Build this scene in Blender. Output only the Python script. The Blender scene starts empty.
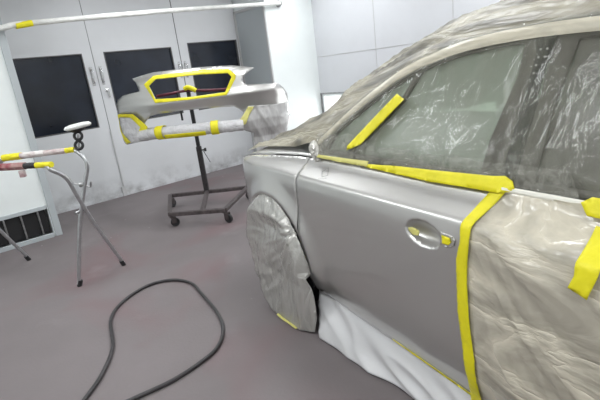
import bpy, bmesh, math, random
from mathutils import Vector, Matrix, noise
from mathutils.geometry import delaunay_2d_cdt
random.seed(7)
scene = bpy.context.scene
COL = scene.collection

# ------------------------------------------------------------------ camera
F_PX = 450.0
_down = Vector((190.0, 1510.0, F_PX)).normalized()          # camera axes: x right, y down, z forward
_fh = (Vector((0, 0, 1)) - _down * _down.z).normalized()
_rt = _down.cross(_fh)
R = Matrix((_rt, _fh, -_down))
cam_data = bpy.data.cameras.new('camera')
cam = bpy.data.objects.new('camera', cam_data)
COL.objects.link(cam)
cam_data.sensor_width = 36.0
cam_data.lens = 36.0 * F_PX / 600.0
cam_data.clip_start = 0.02
M = Matrix((R.col[0], -R.col[1], -R.col[2])).transposed()
cam.matrix_world = Matrix.Translation((0, 0, 1.5)) @ M.to_4x4()
scene.camera = cam

# ------------------------------------------------------------------ world, exposure
world = bpy.data.worlds.new('world')
scene.world = world
world.use_nodes = True
world.node_tree.nodes['Background'].inputs[0].default_value = (0.9, 0.95, 1.0, 1)
world.node_tree.nodes['Background'].inputs[1].default_value = 0.3
vs = scene.view_settings
vs.view_transform = 'Standard'
vs.look = 'None'
vs.gamma = 1.0
vs.use_curve_mapping = False
vs.exposure = -1.22

# ------------------------------------------------------------------ booth frame: u along the door wall, d out of it
W0 = Vector((-3.02, 6.03, 0)); UU = Vector((.779, .627, 0)).normalized(); DD = Vector((.627, -.779, 0)).normalized()
def W(u, d, z=0.0):
    p = W0 + UU * u + DD * d
    return Vector((p.x, p.y, z))
WROT = math.atan2(UU.y, UU.x)

# lamps of the booth: (u, d, z, length along d, width, watts)
LAMPS = [(-1.6, 2.6, 2.97, 1.5, .34, 62), (-1.6, 5.2, 2.97, 1.5, .34, 62), (-1.6, 7.8, 2.97, 1.5, .34, 62),
         (1.0, 1.9, 2.97, 1.5, .34, 62), (1.0, 4.5, 2.97, 1.5, .34, 62), (1.0, 7.2, 2.97, 1.5, .34, 62),
         (3.1, 1.9, 2.97, 1.5, .34, 48), (3.1, 4.5, 2.97, 1.5, .34, 66), (3.1, 7.2, 2.97, 1.5, .34, 62)]
def area(name, loc, rot, sx, sy, watts, color=(.95, .98, 1.0)):
    l = bpy.data.lights.new(name, 'AREA'); l.shape = 'RECTANGLE'; l.size = sx; l.size_y = sy
    l.energy = watts; l.color = color
    o = bpy.data.objects.new(name, l); COL.objects.link(o)
    o.location = loc; o.rotation_euler = rot
    return o
for (u, d, z, L, wd, e) in LAMPS:
    area('ceiling_lamp_light', W(u, d, z - .045), (0, 0, WROT), wd, L, e)

# ------------------------------------------------------------------ materials
def mat(name, color, rough=.5, metal=0.0, spec=.5, coat=0.0, noise_amt=0.0, noise_scale=5.0, bump=0.0, bump_scale=40.0, emit=None):
    m = bpy.data.materials.new(name); m.use_nodes = True
    nt = m.node_tree; b = nt.nodes['Principled BSDF']
    b.inputs['Base Color'].default_value = (*color, 1)
    b.inputs['Roughness'].default_value = rough
    b.inputs['Metallic'].default_value = metal
    b.inputs['Specular IOR Level'].default_value = spec
    b.inputs['Coat Weight'].default_value = coat
    b.inputs['Coat Roughness'].default_value = .04
    tc = nt.nodes.new('ShaderNodeTexCoord')
    if noise_amt:
        n = nt.nodes.new('ShaderNodeTexNoise'); n.inputs['Scale'].default_value = noise_scale; n.inputs['Detail'].default_value = 6
        nt.links.new(tc.outputs['Object'], n.inputs['Vector'])
        r = nt.nodes.new('ShaderNodeValToRGB')
        c0 = [max(0, c * (1 - noise_amt)) for c in color]; c1 = [min(1, c * (1 + noise_amt)) for c in color]
        r.color_ramp.elements[0].color = (*c0, 1); r.color_ramp.elements[1].color = (*c1, 1)
        r.color_ramp.elements[0].position = .3; r.color_ramp.elements[1].position = .7
        nt.links.new(n.outputs['Fac'], r.inputs['Fac']); nt.links.new(r.outputs['Color'], b.inputs['Base Color'])
    if bump:
        n = nt.nodes.new('ShaderNodeTexNoise'); n.inputs['Scale'].default_value = bump_scale; n.inputs['Detail'].default_value = 4
        nt.links.new(tc.outputs['Object'], n.inputs['Vector'])
        bp = nt.nodes.new('ShaderNodeBump'); bp.inputs['Strength'].default_value = bump; bp.inputs['Distance'].default_value = .01
        nt.links.new(n.outputs['Fac'], bp.inputs['Height']); nt.links.new(bp.outputs['Normal'], b.inputs['Normal'])
    if emit:
        b.inputs['Emission Color'].default_value = (*emit[:3], 1); b.inputs['Emission Strength'].default_value = emit[3]
    return m

def film(name, color, alpha, rough=.18, scale=(1, 1, 1), rot=(0, 0, 0), strength=.6, dist=.01, varied=.25, bscale=9.0, metal=0.0, dark=1.0):
    """thin plastic sheeting: part see-through, part milky, creased"""
    m = bpy.data.materials.new(name); m.use_nodes = True
    nt = m.node_tree; b = nt.nodes['Principled BSDF']; out = nt.nodes['Material Output']
    b.inputs['Base Color'].default_value = (*color, 1); b.inputs['Roughness'].default_value = rough
    b.inputs['Specular IOR Level'].default_value = .7; b.inputs['Metallic'].default_value = metal
    tr = nt.nodes.new('ShaderNodeBsdfTransparent'); mix = nt.nodes.new('ShaderNodeMixShader')
    tc = nt.nodes.new('ShaderNodeTexCoord'); mp = nt.nodes.new('ShaderNodeMapping')
    mp.inputs['Scale'].default_value = scale; mp.inputs['Rotation'].default_value = rot
    nt.links.new(tc.outputs['Object'], mp.inputs['Vector'])
    n = nt.nodes.new('ShaderNodeTexNoise'); n.inputs['Scale'].default_value = bscale; n.inputs['Detail'].default_value = 5
    n.inputs['Distortion'].default_value = .8
    nt.links.new(mp.outputs['Vector'], n.inputs['Vector'])
    # crease: ridge of the noise
    s = nt.nodes.new('ShaderNodeMath'); s.operation = 'SUBTRACT'; s.inputs[1].default_value = .5
    a = nt.nodes.new('ShaderNodeMath'); a.operation = 'ABSOLUTE'
    nt.links.new(n.outputs['Fac'], s.inputs[0]); nt.links.new(s.outputs[0], a.inputs[0])
    k = nt.nodes.new('ShaderNodeMath'); k.operation = 'POWER'; k.inputs[1].default_value = .6
    nt.links.new(a.outputs[0], k.inputs[0])
    bp = nt.nodes.new('ShaderNodeBump'); bp.inputs['Strength'].default_value = strength; bp.inputs['Distance'].default_value = dist
    nt.links.new(k.outputs[0], bp.inputs['Height']); nt.links.new(bp.outputs['Normal'], b.inputs['Normal'])
    mr = nt.nodes.new('ShaderNodeMapRange')
    mr.inputs['From Min'].default_value = 0; mr.inputs['From Max'].default_value = .14
    mr.inputs['To Min'].default_value = min(1, alpha + varied); mr.inputs['To Max'].default_value = max(0, alpha - varied * .3)
    nt.links.new(a.outputs[0], mr.inputs['Value'])
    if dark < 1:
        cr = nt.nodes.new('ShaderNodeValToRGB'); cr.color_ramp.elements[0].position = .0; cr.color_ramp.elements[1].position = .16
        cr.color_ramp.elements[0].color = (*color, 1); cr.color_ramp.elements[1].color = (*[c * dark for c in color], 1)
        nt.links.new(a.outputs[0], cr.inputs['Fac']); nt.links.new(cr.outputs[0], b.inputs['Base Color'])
    nt.links.new(mr.outputs[0], mix.inputs['Fac'])
    nt.links.new(tr.outputs[0], mix.inputs[1]); nt.links.new(b.outputs[0], mix.inputs[2])
    nt.links.new(mix.outputs[0], out.inputs['Surface'])
    return m

def floor_mat():
    m = mat('floor_paint', (.135, .113, .118), .62)
    nt = m.node_tree; b = nt.nodes['Principled BSDF']; tc = nt.nodes.new('ShaderNodeTexCoord')
    def ns(scale, detail=5, dist=0.0):
        n = nt.nodes.new('ShaderNodeTexNoise'); n.inputs['Scale'].default_value = scale; n.inputs['Detail'].default_value = detail
        n.inputs['Distortion'].default_value = dist
        nt.links.new(tc.outputs['Object'], n.inputs['Vector']); return n
    def ramp(src, p0, p1, c0, c1):
        r = nt.nodes.new('ShaderNodeValToRGB'); r.color_ramp.elements[0].position = p0; r.color_ramp.elements[1].position = p1
        r.color_ramp.elements[0].color = (*c0, 1); r.color_ramp.elements[1].color = (*c1, 1)
        nt.links.new(src, r.inputs['Fac']); return r
    def mixc(a, bb, f, t='MIX'):
        x = nt.nodes.new('ShaderNodeMix'); x.data_type = 'RGBA'; x.blend_type = t
        nt.links.new(a, x.inputs[6])
        if hasattr(bb, 'links'): nt.links.new(bb, x.inputs[7])
        else: x.inputs[7].default_value = (*bb, 1)
        nt.links.new(f, x.inputs[0]); return x.outputs[2]
    base = ramp(ns(1.1).outputs['Fac'], .3, .7, (.150, .130, .131), (.192, .167, .170)).outputs['Color']
    red = ramp(ns(.9, 3, .6).outputs['Fac'], .52, .72, (0, 0, 0), (.8, .8, .8)).outputs['Color']
    c = mixc(base, (.175, .105, .112), red)
    pale = ramp(ns(2.3, 8).outputs['Fac'], .60, .75, (0, 0, 0), (.4, .4, .4)).outputs['Color']
    c = mixc(c, (.26, .24, .24), pale)
    speck = nt.nodes.new('ShaderNodeTexVoronoi'); speck.inputs['Scale'].default_value = 7
    nt.links.new(tc.outputs['Object'], speck.inputs['Vector'])
    sp = ramp(speck.outputs['Distance'], .03, .07, (.8, .8, .8), (0, 0, 0)).outputs['Color']
    gate = ramp(ns(1.4, 2).outputs['Fac'], .55, .6, (0, 0, 0), (1, 1, 1)).outputs['Color']
    mm = nt.nodes.new('ShaderNodeMix'); mm.data_type = 'RGBA'; mm.blend_type = 'MULTIPLY'; mm.inputs[0].default_value = 1
    nt.links.new(sp, mm.inputs[6]); nt.links.new(gate, mm.inputs[7])
    c = mixc(c, (.45, .43, .43), mm.outputs[2])
    nt.links.new(c, b.inputs['Base Color'])
    bp = nt.nodes.new('ShaderNodeBump'); bp.inputs['Strength'].default_value = .25; bp.inputs['Distance'].default_value = .004
    nt.links.new(ns(60).outputs['Fac'], bp.inputs['Height']); nt.links.new(bp.outputs['Normal'], b.inputs['Normal'])
    return m

def wall_mat(name, color, dirt=.5, dirt_top=.32, rough=.42):
    """white sheet-metal panel, grey smudges, overspray dirt near the floor"""
    m = mat(name, color, rough)
    nt = m.node_tree; b = nt.nodes['Principled BSDF']
    geo = nt.nodes.new('ShaderNodeNewGeometry'); sx = nt.nodes.new('ShaderNodeSeparateXYZ')
    nt.links.new(geo.outputs['Position'], sx.inputs[0])
    n = nt.nodes.new('ShaderNodeTexNoise'); n.inputs['Scale'].default_value = 2.2; n.inputs['Detail'].default_value = 9; n.inputs['Roughness'].default_value = .65
    nt.links.new(geo.outputs['Position'], n.inputs['Vector'])
    mr = nt.nodes.new('ShaderNodeMapRange'); mr.inputs['From Min'].default_value = 0; mr.inputs['From Max'].default_value = dirt_top
    mr.inputs['To Min'].default_value = dirt; mr.inputs['To Max'].default_value = 0
    nt.links.new(sx.outputs['Z'], mr.inputs['Value'])
    r = nt.nodes.new('ShaderNodeMapRange'); r.inputs['From Min'].default_value = .42; r.inputs['From Max'].default_value = .68
    nt.links.new(n.outputs['Fac'], r.inputs['Value'])
    mu = nt.nodes.new('ShaderNodeMath'); mu.operation = 'MULTIPLY'
    nt.links.new(mr.outputs[0], mu.inputs[0]); nt.links.new(r.outputs[0], mu.inputs[1])
    add = nt.nodes.new('ShaderNodeMath'); add.operation = 'MULTIPLY_ADD'; add.inputs[1].default_value = .05
    nt.links.new(r.outputs[0], add.inputs[0]); nt.links.new(mu.outputs[0], add.inputs[2])
    mx = nt.nodes.new('ShaderNodeMix'); mx.data_type = 'RGBA'
    mx.inputs[6].default_value = (*color, 1); mx.inputs[7].default_value = (.16, .15, .15, 1)
    nt.links.new(add.outputs[0], mx.inputs[0]); nt.links.new(mx.outputs[2], b.inputs['Base Color'])
    return m

def paint_mat():
    m = mat('silver_paint', (.57, .56, .54), .34, .85, coat=1.0)
    nt = m.node_tree; b = nt.nodes['Principled BSDF']
    tc = nt.nodes.new('ShaderNodeTexCoord'); n = nt.nodes.new('ShaderNodeTexNoise'); n.inputs['Scale'].default_value = 900
    nt.links.new(tc.outputs['Object'], n.inputs['Vector'])
    r = nt.nodes.new('ShaderNodeMapRange'); r.inputs['To Min'].default_value = .3; r.inputs['To Max'].default_value = .44
    nt.links.new(n.outputs['Fac'], r.inputs['Value']); nt.links.new(r.outputs[0], b.inputs['Roughness'])
    return m

MT = dict(
    floor=floor_mat(),
    door=wall_mat('door_white', (.64, .65, .665), 1.0),
    wall=wall_mat('wall_white', (.74, .755, .75), .3),
    column=wall_mat('column_white', (.80, .84, .83), .0, .1, .3),
    panel=wall_mat('panel_grey', (.62, .63, .655), .1),
    reveal=wall_mat('reveal_grey', (.44, .475, .49), .1),
    ceiling=mat('ceiling_white', (.75, .76, .76), .6),
    pane=mat('dark_pane', (.012, .016, .026), .16, spec=.5, noise_amt=.3, noise_scale=3),
    trim=mat('seal_grey', (.10, .10, .10), .6),
    lighttrim=mat('trim_light', (.5, .5, .5), .4),
    chrome=mat('chrome', (.62, .62, .62), .22, 1.0),
    steel=mat('dull_steel', (.36, .36, .36), .38, .9, noise_amt=.25, noise_scale=30),
    stand=mat('stand_brown', (.085, .07, .07), .55, .3, noise_amt=.35, noise_scale=30, bump=.2),
    tube=mat('tube_steel', (.52, .53, .54), .28, .9, noise_amt=.12, noise_scale=30),
    darkstand=mat('stand_dark', (.03, .027, .028), .5, .2, noise_amt=.3, noise_scale=30),
    rubber=mat('black_rubber', (.014, .014, .015), .55, bump=.2, bump_scale=90),
    black=mat('black_plastic', (.012, .012, .013), .5),
    hose=mat('hose_rubber', (.035, .032, .034), .45, noise_amt=.3, noise_scale=20),
    maroon=mat('maroon_paint', (.10, .012, .025), .5, noise_amt=.4, noise_scale=25),
    paint=paint_mat(),
    primer=mat('dark_underbody', (.02, .02, .02), .8),
    tape=mat('yellow_tape', (.76, .68, .01), .5, noise_amt=.08, noise_scale=14, bump=.35, bump_scale=28),
    tapepale=mat('pale_yellow_tape', (.62, .58, .18), .5, bump=.4, bump_scale=40),
    bar=mat('bar_white', (.72, .72, .69), .5, noise_amt=.15, noise_scale=8, bump=.4, bump_scale=25),
    interior=mat('interior_grey', (.20, .195, .17), .8, noise_amt=.2),
    seat=mat('seat_fabric', (.16, .15, .13), .9, bump=.2),
    liner=mat('head_liner', (.42, .41, .37), .9),
    molding=mat('belt_molding', (.80, .78, .70), .35),
    sealdark=mat('window_seal_grey', (.10, .092, .08), .6, spec=.2),
    blackgloss=mat('pillar_black', (.008, .008, .009), .6, spec=.15),
    dot=mat('pillar_dot', (.5, .5, .5), .5),
    whitecap=mat('white_cap', (.78, .78, .76), .4, noise_amt=.15, noise_scale=30),
    sill=mat('sill_sheet', (.56, .555, .56), .35, .1, spec=.7, bump=.3, bump_scale=7),
    diffuser=mat('lamp_diffuser', (.9, .9, .9), .5, emit=(.95, .98, 1, 12.0)),
    glow=mat('wall_lamp_diffuser', (.9, .9, .9), .5, emit=(.97, 1, 1, 4.5)),
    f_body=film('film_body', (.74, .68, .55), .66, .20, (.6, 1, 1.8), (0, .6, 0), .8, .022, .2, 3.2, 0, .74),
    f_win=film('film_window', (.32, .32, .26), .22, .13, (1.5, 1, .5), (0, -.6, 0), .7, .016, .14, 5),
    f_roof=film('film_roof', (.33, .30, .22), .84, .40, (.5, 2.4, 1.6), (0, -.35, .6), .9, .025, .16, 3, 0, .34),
    f_band=film('film_band', (.66, .61, .48), .72, .3, (.6, 1, 2), (0, 0, 0), .4, .005, .15, 8),
    f_hem=film('film_hem', (.40, .39, .34), .20, .10, (1, 1, 1), (0, 0, 0), .5, .006, .25, 22),
    f_knot=film('film_knot', (.62, .60, .55), .8, .12, (1, 1, 1), (0, 0, 0), .5, .006, .2, 22, .3),
    f_arch=film('film_arch', (.50, .49, .46), .93, .22, (2.2, 1, .6), (0, .35, 0), .9, .025, .06, 4, .45),
    f_wrap=film('film_wrap', (.66, .65, .66), .85, .25, (1, 1, 1), (0, 0, 0), .9, .02, .1, 9),
    f_wrapgrey=film('film_wrap_grey', (.50, .49, .48), .74, .25, (2.5, 1, .6), (0, .4, 0), .5, .012, .15, 5),
)
def glass_mat(name, tint, a):
    m = bpy.data.materials.new(name); m.use_nodes = True
    nt = m.node_tree; b = nt.nodes['Principled BSDF']; out = nt.nodes['Material Output']
    b.inputs['Base Color'].default_value = (*tint, 1); b.inputs['Roughness'].default_value = .22
    tr = nt.nodes.new('ShaderNodeBsdfTransparent'); tr.inputs[0].default_value = (.72, .82, .72, 1)
    mix = nt.nodes.new('ShaderNodeMixShader'); mix.inputs[0].default_value = a
    nt.links.new(tr.outputs[0], mix.inputs[1]); nt.links.new(b.outputs[0], mix.inputs[2]); nt.links.new(mix.outputs[0], out.inputs['Surface'])
    return m
MT['glass'] = glass_mat('green_glass', (.36, .41, .335), .68)
MT['glassrear'] = glass_mat('rear_glass', (.19, .175, .155), .62)

# ------------------------------------------------------------------ mesh helpers
def empty(name, loc=(0, 0, 0), rz=0.0, label=None, cat=None, group=None, parent=None):
    o = bpy.data.objects.new(name, None); COL.objects.link(o); o.empty_display_size = .1
    o.location = loc; o.rotation_euler = (0, 0, rz)
    tag(o, label, cat, group)
    if parent: o.parent = parent
    return o
def tag(o, label=None, cat=None, group=None, kind=None):
    if label: o['label'] = label
    if cat: o['category'] = cat
    if group: o['group'] = group
    if kind: o['kind'] = kind
    return o
def mesh_obj(name, verts, faces, m, parent=None, smooth=True, solid=0.0):
    me = bpy.data.meshes.new(name); me.from_pydata([tuple(v) for v in verts], [], faces); me.update()
    o = bpy.data.objects.new(name, me); COL.objects.link(o)
    me.materials.append(MT[m])
    if smooth: me.shade_smooth()
    if solid:
        s = o.modifiers.new('solid', 'SOLIDIFY'); s.thickness = solid; s.offset = 0
    if parent: o.parent = parent
    return o
class MB:
    def __init__(s): s.v = []; s.f = []
    def add(s, v, f):
        k = len(s.v); s.v += [Vector(p) for p in v]; s.f += [tuple(i + k for i in q) for q in f]
    def box(s, c, size, rz=0.0, ax=None):
        """box about centre c; ax = optional (X, Y, Z) axes"""
        X, Y, Z = ax if ax else (Vector((math.cos(rz), math.sin(rz), 0)), Vector((-math.sin(rz), math.cos(rz), 0)), Vector((0, 0, 1)))
        c = Vector(c); hx, hy, hz = [q / 2 for q in size]; b = min(size) * .12
        # chamfered box: three shrunken rings per axis joined as a convex hull
        pts = []
        for sx in (-1, 1):
            for sy in (-1, 1):
                for sz in (-1, 1):
                    for q in ((hx, hy - b, hz - b), (hx - b, hy, hz - b), (hx - b, hy - b, hz)):
                        pts.append(c + X * sx * q[0] + Y * sy * q[1] + Z * sz * q[2])
        bm = bmesh.new()
        vs_ = [bm.verts.new(p) for p in pts]
        bmesh.ops.convex_hull(bm, input=vs_); bm.verts.index_update()
        s.add([v.co.copy() for v in bm.verts], [tuple(v.index for v in f.verts) for f in bm.faces]); bm.free()
        return s
    def tube(s, pts, r, n=12, closed=False, flat=1.0, caps=True, rn=None):
        pts = [Vector(p) for p in pts]; N = len(pts); k = len(s.v)
        rr = r if isinstance(r, (list, tuple)) else [r] * N
        up = None
        for i, p in enumerate(pts):
            t = (pts[(i + 1) % N] - pts[i - 1]) if closed else (pts[min(i + 1, N - 1)] - pts[max(i - 1, 0)])
            t.normalize()
            if up is None:
                up = Vector((0, 0, 1)) if abs(t.z) < .9 else Vector((1, 0, 0))
            a = t.cross(up).normalized(); up = a.cross(t).normalized()
            for j in range(n):
                th = 2 * math.pi * j / n
                q = rr[i] * (1 if rn is None else 1 + rn(i, j))
                s.v.append(p + a * math.cos(th) * q + up * math.sin(th) * q * flat)
        M_ = N if closed else N - 1
        for i in range(M_):
            for j in range(n):
                a0 = k + i * n + j; a1 = k + i * n + (j + 1) % n
                b0 = k + ((i + 1) % N) * n + j; b1 = k + ((i + 1) % N) * n + (j + 1) % n
                s.f.append((a0, a1, b1, b0))
        if caps and not closed:
            s.f.append(tuple(k + j for j in reversed(range(n)))); s.f.append(tuple(k + (N - 1) * n + j for j in range(n)))
        return s
    def lathe(s, prof, c, axis=(0, 0, 1), n=28, squash=(1, 1)):
        """prof: list of (r, h) along axis"""
        ax = Vector(axis).normalized(); t = Vector((1, 0, 0)) if abs(ax.x) < .9 else Vector((0, 1, 0))
        a = (t - ax * t.dot(ax)).normalized(); b = ax.cross(a); c = Vector(c); k = len(s.v)
        for (r, h) in prof:
            for j in range(n):
                th = 2 * math.pi * j / n
                s.v.append(c + ax * h + a * r * math.cos(th) * squash[0] + b * r * math.sin(th) * squash[1])
        for i in range(len(prof) - 1):
            for j in range(n):
                s.f.append((k + i * n + j, k + i * n + (j + 1) % n, k + (i + 1) * n + (j + 1) % n, k + (i + 1) * n + j))
        s.f.append(tuple(k + j for j in reversed(range(n)))); s.f.append(tuple(k + (len(prof) - 1) * n + j for j in range(n)))
        return s
    def build(s, name, m, parent=None, smooth=False, solid=0.0):
        o = mesh_obj(name, s.v, s.f, m, parent, smooth, solid)
        if smooth: sharp(o)
        return o
def sharp(o, deg=35):
    me = o.data; bm = bmesh.new(); bm.from_mesh(me)
    bmesh.ops.recalc_face_normals(bm, faces=bm.faces)
    for e in bm.edges:
        if len(e.link_faces) == 2 and e.calc_face_angle(0) > math.radians(deg): e.smooth = False
    bm.to_mesh(me); bm.free(); me.shade_smooth() if False else None
def spline(pts, sub=8, closed=False):
    pts = [Vector(p) for p in pts]; n = len(pts); out = []
    rng = range(n) if closed else range(n - 1)
    for i in rng:
        g = (lambda k: pts[k % n]) if closed else (lambda k: pts[max(0, min(n - 1, k))])
        p0, p1, p2, p3 = g(i - 1), g(i), g(i + 1), g(i + 2)
        for s in range(sub):
            t = s / sub
            out.append(.5 * ((2 * p1) + (p2 - p0) * t + (2 * p0 - 5 * p1 + 4 * p2 - p3) * t * t + (3 * p1 - p0 - 3 * p2 + p3) * t ** 3))
    if not closed: out.append(pts[-1])
    return out
def lerp_tab(tab, x):
    if tab[0][0] > tab[-1][0]: tab = tab[::-1]
    if x <= tab[0][0]: return tab[0][1]
    for (x0, y0), (x1, y1) in zip(tab, tab[1:]):
        if x <= x1: return y0 + (y1 - y0) * (x - x0) / (x1 - x0)
    return tab[-1][1]
def mono_tab(tab, x):
    """smooth (Catmull) table look-up"""
    if tab[0][0] > tab[-1][0]: tab = tab[::-1]
    if x <= tab[0][0]: return tab[0][1]
    if x >= tab[-1][0]: return tab[-1][1]
    for i in range(len(tab) - 1):
        if x <= tab[i + 1][0]:
            x0, y0 = tab[i]; x1, y1 = tab[i + 1]; h = x1 - x0; t = (x - x0) / h
            m0 = (y1 - tab[i - 1][1]) / (x1 - tab[i - 1][0]) if i > 0 else (y1 - y0) / h
            m1 = (tab[i + 2][1] - y0) / (tab[i + 2][0] - x0) if i + 2 < len(tab) else (y1 - y0) / h
            return (2 * t ** 3 - 3 * t * t + 1) * y0 + (t ** 3 - 2 * t * t + t) * h * m0 + (-2 * t ** 3 + 3 * t * t) * y1 + (t ** 3 - t * t) * h * m1
def inside(p, poly):
    x, y = p; c = False; n = len(poly)
    for i in range(n):
        x0, y0 = poly[i]; x1, y1 = poly[i - 1]
        if (y0 > y) != (y1 > y) and x < (x1 - x0) * (y - y0) / (y1 - y0) + x0: c = not c
    return c
def resample(poly, step):
    out = []
    for i in range(len(poly)):
        a = poly[i]; b = poly[(i + 1) % len(poly)]; L = math.hypot(b[0] - a[0], b[1] - a[1]); k = max(1, int(round(L / step)))
        for j in range(k): out.append((a[0] + (b[0] - a[0]) * j / k, a[1] + (b[1] - a[1]) * j / k))
    return out
def panel(name, outer, fn, m, parent=None, holes=(), step=.025, solid=.004, fine=None, flip=False):
    """a sheet cut to a 2-D outline (with holes) and bent by fn(p, q) -> point"""
    rings = [resample(outer, step)] + [resample(h, step) for h in holes]
    P = []; E = []
    for r in rings:
        k = len(P); P += r; E += [(k + i, k + (i + 1) % len(r)) for i in range(len(r))]
    xs = [p[0] for p in rings[0]]; ys = [p[1] for p in rings[0]]
    def fill(x0, x1, y0, y1, st, tst):
        y = y0; row = 0
        while y < y1:
            x = x0 + (st / 2 if row % 2 else 0)
            while x < x1:
                if tst((x, y)): yield (x, y)
                x += st
            y += st * .866; row += 1
    near = {}
    for r in rings:
        for p in r: near.setdefault((int(p[0] // step), int(p[1] // step)), []).append(p)
    def clear(p, st):
        i, j = int(p[0] // step), int(p[1] // step)
        for a in (-1, 0, 1):
            for b in (-1, 0, 1):
                for q in near.get((i + a, j + b), ()):
                    if (q[0] - p[0]) ** 2 + (q[1] - p[1]) ** 2 < (st * .55) ** 2: return False
        return True
    def ok(p):
        if not inside(p, outer) or any(inside(p, h) for h in holes): return False
        return clear(p, step)
    if fine:
        fine = fine if isinstance(fine, list) else [fine]
        hit_ = lambda p, fl: any(q[0][0] < p[0] < q[0][1] and q[0][2] < p[1] < q[0][3] for q in fl)
        P += list(fill(min(xs), max(xs), min(ys), max(ys), step, lambda p: ok(p) and not hit_(p, fine)))
        for k, (fr, fs) in enumerate(fine):
            P += list(fill(*fr, fs, lambda p: ok(p) and not hit_(p, fine[:k])))
    else:
        P += list(fill(min(xs), max(xs), min(ys), max(ys), step, ok))
    vo, _, fo, *_r = delaunay_2d_cdt([Vector(p) for p in P], E, [], 0, 1e-6)
    F = []
    for f in fo:
        c = (sum(vo[i][0] for i in f) / len(f), sum(vo[i][1] for i in f) / len(f))
        if inside(c, rings[0]) and not any(inside(c, h) for h in rings[1:]): F.append(tuple(reversed(f)) if flip else tuple(f))
    used = sorted({i for f in F for i in f}); mp = {i: k for k, i in enumerate(used)}
    V = [fn(vo[i][0], vo[i][1]) for i in used]
    return mesh_obj(name, V, [tuple(mp[i] for i in f) for f in F], m, parent, True, solid)
def grid(name, nu, nv, fn, m, parent=None, solid=0.0):
    V = [fn(i / nu, j / nv) for i in range(nu + 1) for j in range(nv + 1)]
    Fs = [(i * (nv + 1) + j, (i + 1) * (nv + 1) + j, (i + 1) * (nv + 1) + j + 1, i * (nv + 1) + j + 1) for i in range(nu) for j in range(nv)]
    return mesh_obj(name, V, Fs, m, parent, True, solid)
def ns(x, y, z=0.0): return noise.noise(Vector((x, y, z)))
def ridge(x, y, z=0.0): return 1 - 2 * abs(ns(x, y, z))

# ------------------------------------------------------------------ booth
def struct(mb, name, m, parent=None):
    o = mb.build(name, m, parent)
    if parent is None: o['kind'] = 'structure'
    return o
WX = (UU, DD, Vector((0, 0, 1)))
def wbox(mb, u0, u1, d0, d1, z0, z1):
    return mb.box(W((u0 + u1) / 2, (d0 + d1) / 2, (z0 + z1) / 2), (u1 - u0, d1 - d0, z1 - z0), ax=WX)
def plain(u0, u1, d0, d1, z0, z1, mb=None):
    mb = mb or MB()
    v = [W(u, d, z) for z in (z0, z1) for d in (d0, d1) for u in (u0, u1)]
    mb.add(v, [(0, 1, 3, 2), (4, 6, 7, 5), (0, 4, 5, 1), (2, 3, 7, 6), (0, 2, 6, 4), (1, 5, 7, 3)]); return mb
HC = 3.05
struct(plain(-2.7, 4.05, -.3, 9.6, -.1, 0), 'floor', 'floor')
struct(plain(-2.7, 4.05, -.3, 9.6, HC, HC + .1), 'ceiling', 'ceiling')
struct(plain(-2.7, -2.6, -.3, 9.6, 0, HC), 'wall_left', 'wall')
struct(plain(-2.6, 3.95, 9.5, 9.6, 0, HC), 'wall_front', 'wall')
struct(plain(-2.6, 4.05, -.3, -.2, 0, HC), 'wall_back', 'trim')
# left column with its grille
g = plain(-2.6, -.485, 0, 1.05, .36, HC); plain(-2.6, -2.2, 0, 1.05, 0, .36, g); plain(-.56, -.485, 0, 1.05, 0, .36, g)
plain(-2.2, -.56, .0, .85, 0, .36, g)
struct(g, 'wall_column_left', 'column')
t = MB(); wbox(t, -.55, -.48, 1.05, 1.07, 0.0, HC - .01); wbox(t, -2.59, -.565, 1.05, 1.07, .33, .37); wbox(t, -2.59, -.565, 1.05, 1.075, 0, .05)
struct(t, 'trim_1', 'reveal')
gr = empty('floor_grille', W(-1.38, .95, 0), WROT, 'dark low air grille with upright bars at the foot of the left column', 'grille')
gm = MB(); gm.box((0, -.055, .19), (1.6, .02, .28)); gm.build('backing', 'black', gr)
for i in range(10):
    b = MB(); b.box((.72 - i * .163, -.09, .19), (.016, .03, .28)); b.build('bar', 'steel', gr)
# right column and its reveal, right wall
struct(plain(3.0, 3.95, -.2, .83, 0, HC), 'wall_column_right', 'column')
t = MB(); wbox(t, 2.985, 3.0, .05, .80, .12, 2.42); struct(t, 'wall_reveal_panel', 'reveal')
t = MB(); wbox(t, 2.975, 3.0, .0, .05, .0, 2.46); wbox(t, 2.975, 3.0, .79, .83, 0, 2.46); wbox(t, 2.975, 3.0, .0, .83, 2.42, 2.46)
struct(t, 'trim_2', 'lighttrim')
struct(plain(3.95, 4.05, -.2, 9.5, 0, HC), 'wall_right', 'panel')
t = MB()
for d in (2.1, 3.35, 4.6, 5.85, 7.1, 8.35): wbox(t, 3.945, 3.955, d - .004, d + .004, 1.02, HC - .01)
wbox(t, 3.945, 3.955, .85, 9.4, 1.60, 1.61)
struct(t, 'trim_3', 'lighttrim')
t = MB(); wbox(t, 3.93, 3.955, .84, 9.4, 1.0, 1.02); wbox(t, 3.93, 3.955, .84, .86, .2, 1.0)
struct(t, 'trim_4', 'steel')
wl = empty('wall_light_panel', W(3.93, 3.6, .6), WROT, 'bright white light panel low in the right wall behind the car', 'light')
t = MB(); t.box((0, 0, 0), (.02, 5.3, .72)); t.build('diffuser', 'glow', wl)
t = MB()
for z in (-.375, .375): t.box((0, 0, z), (.03, 5.36, .03))
for y in (-2.68, 2.68): t.box((0, y, 0), (.03, .03, .78))
t.build('frame', 'column', wl)
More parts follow.
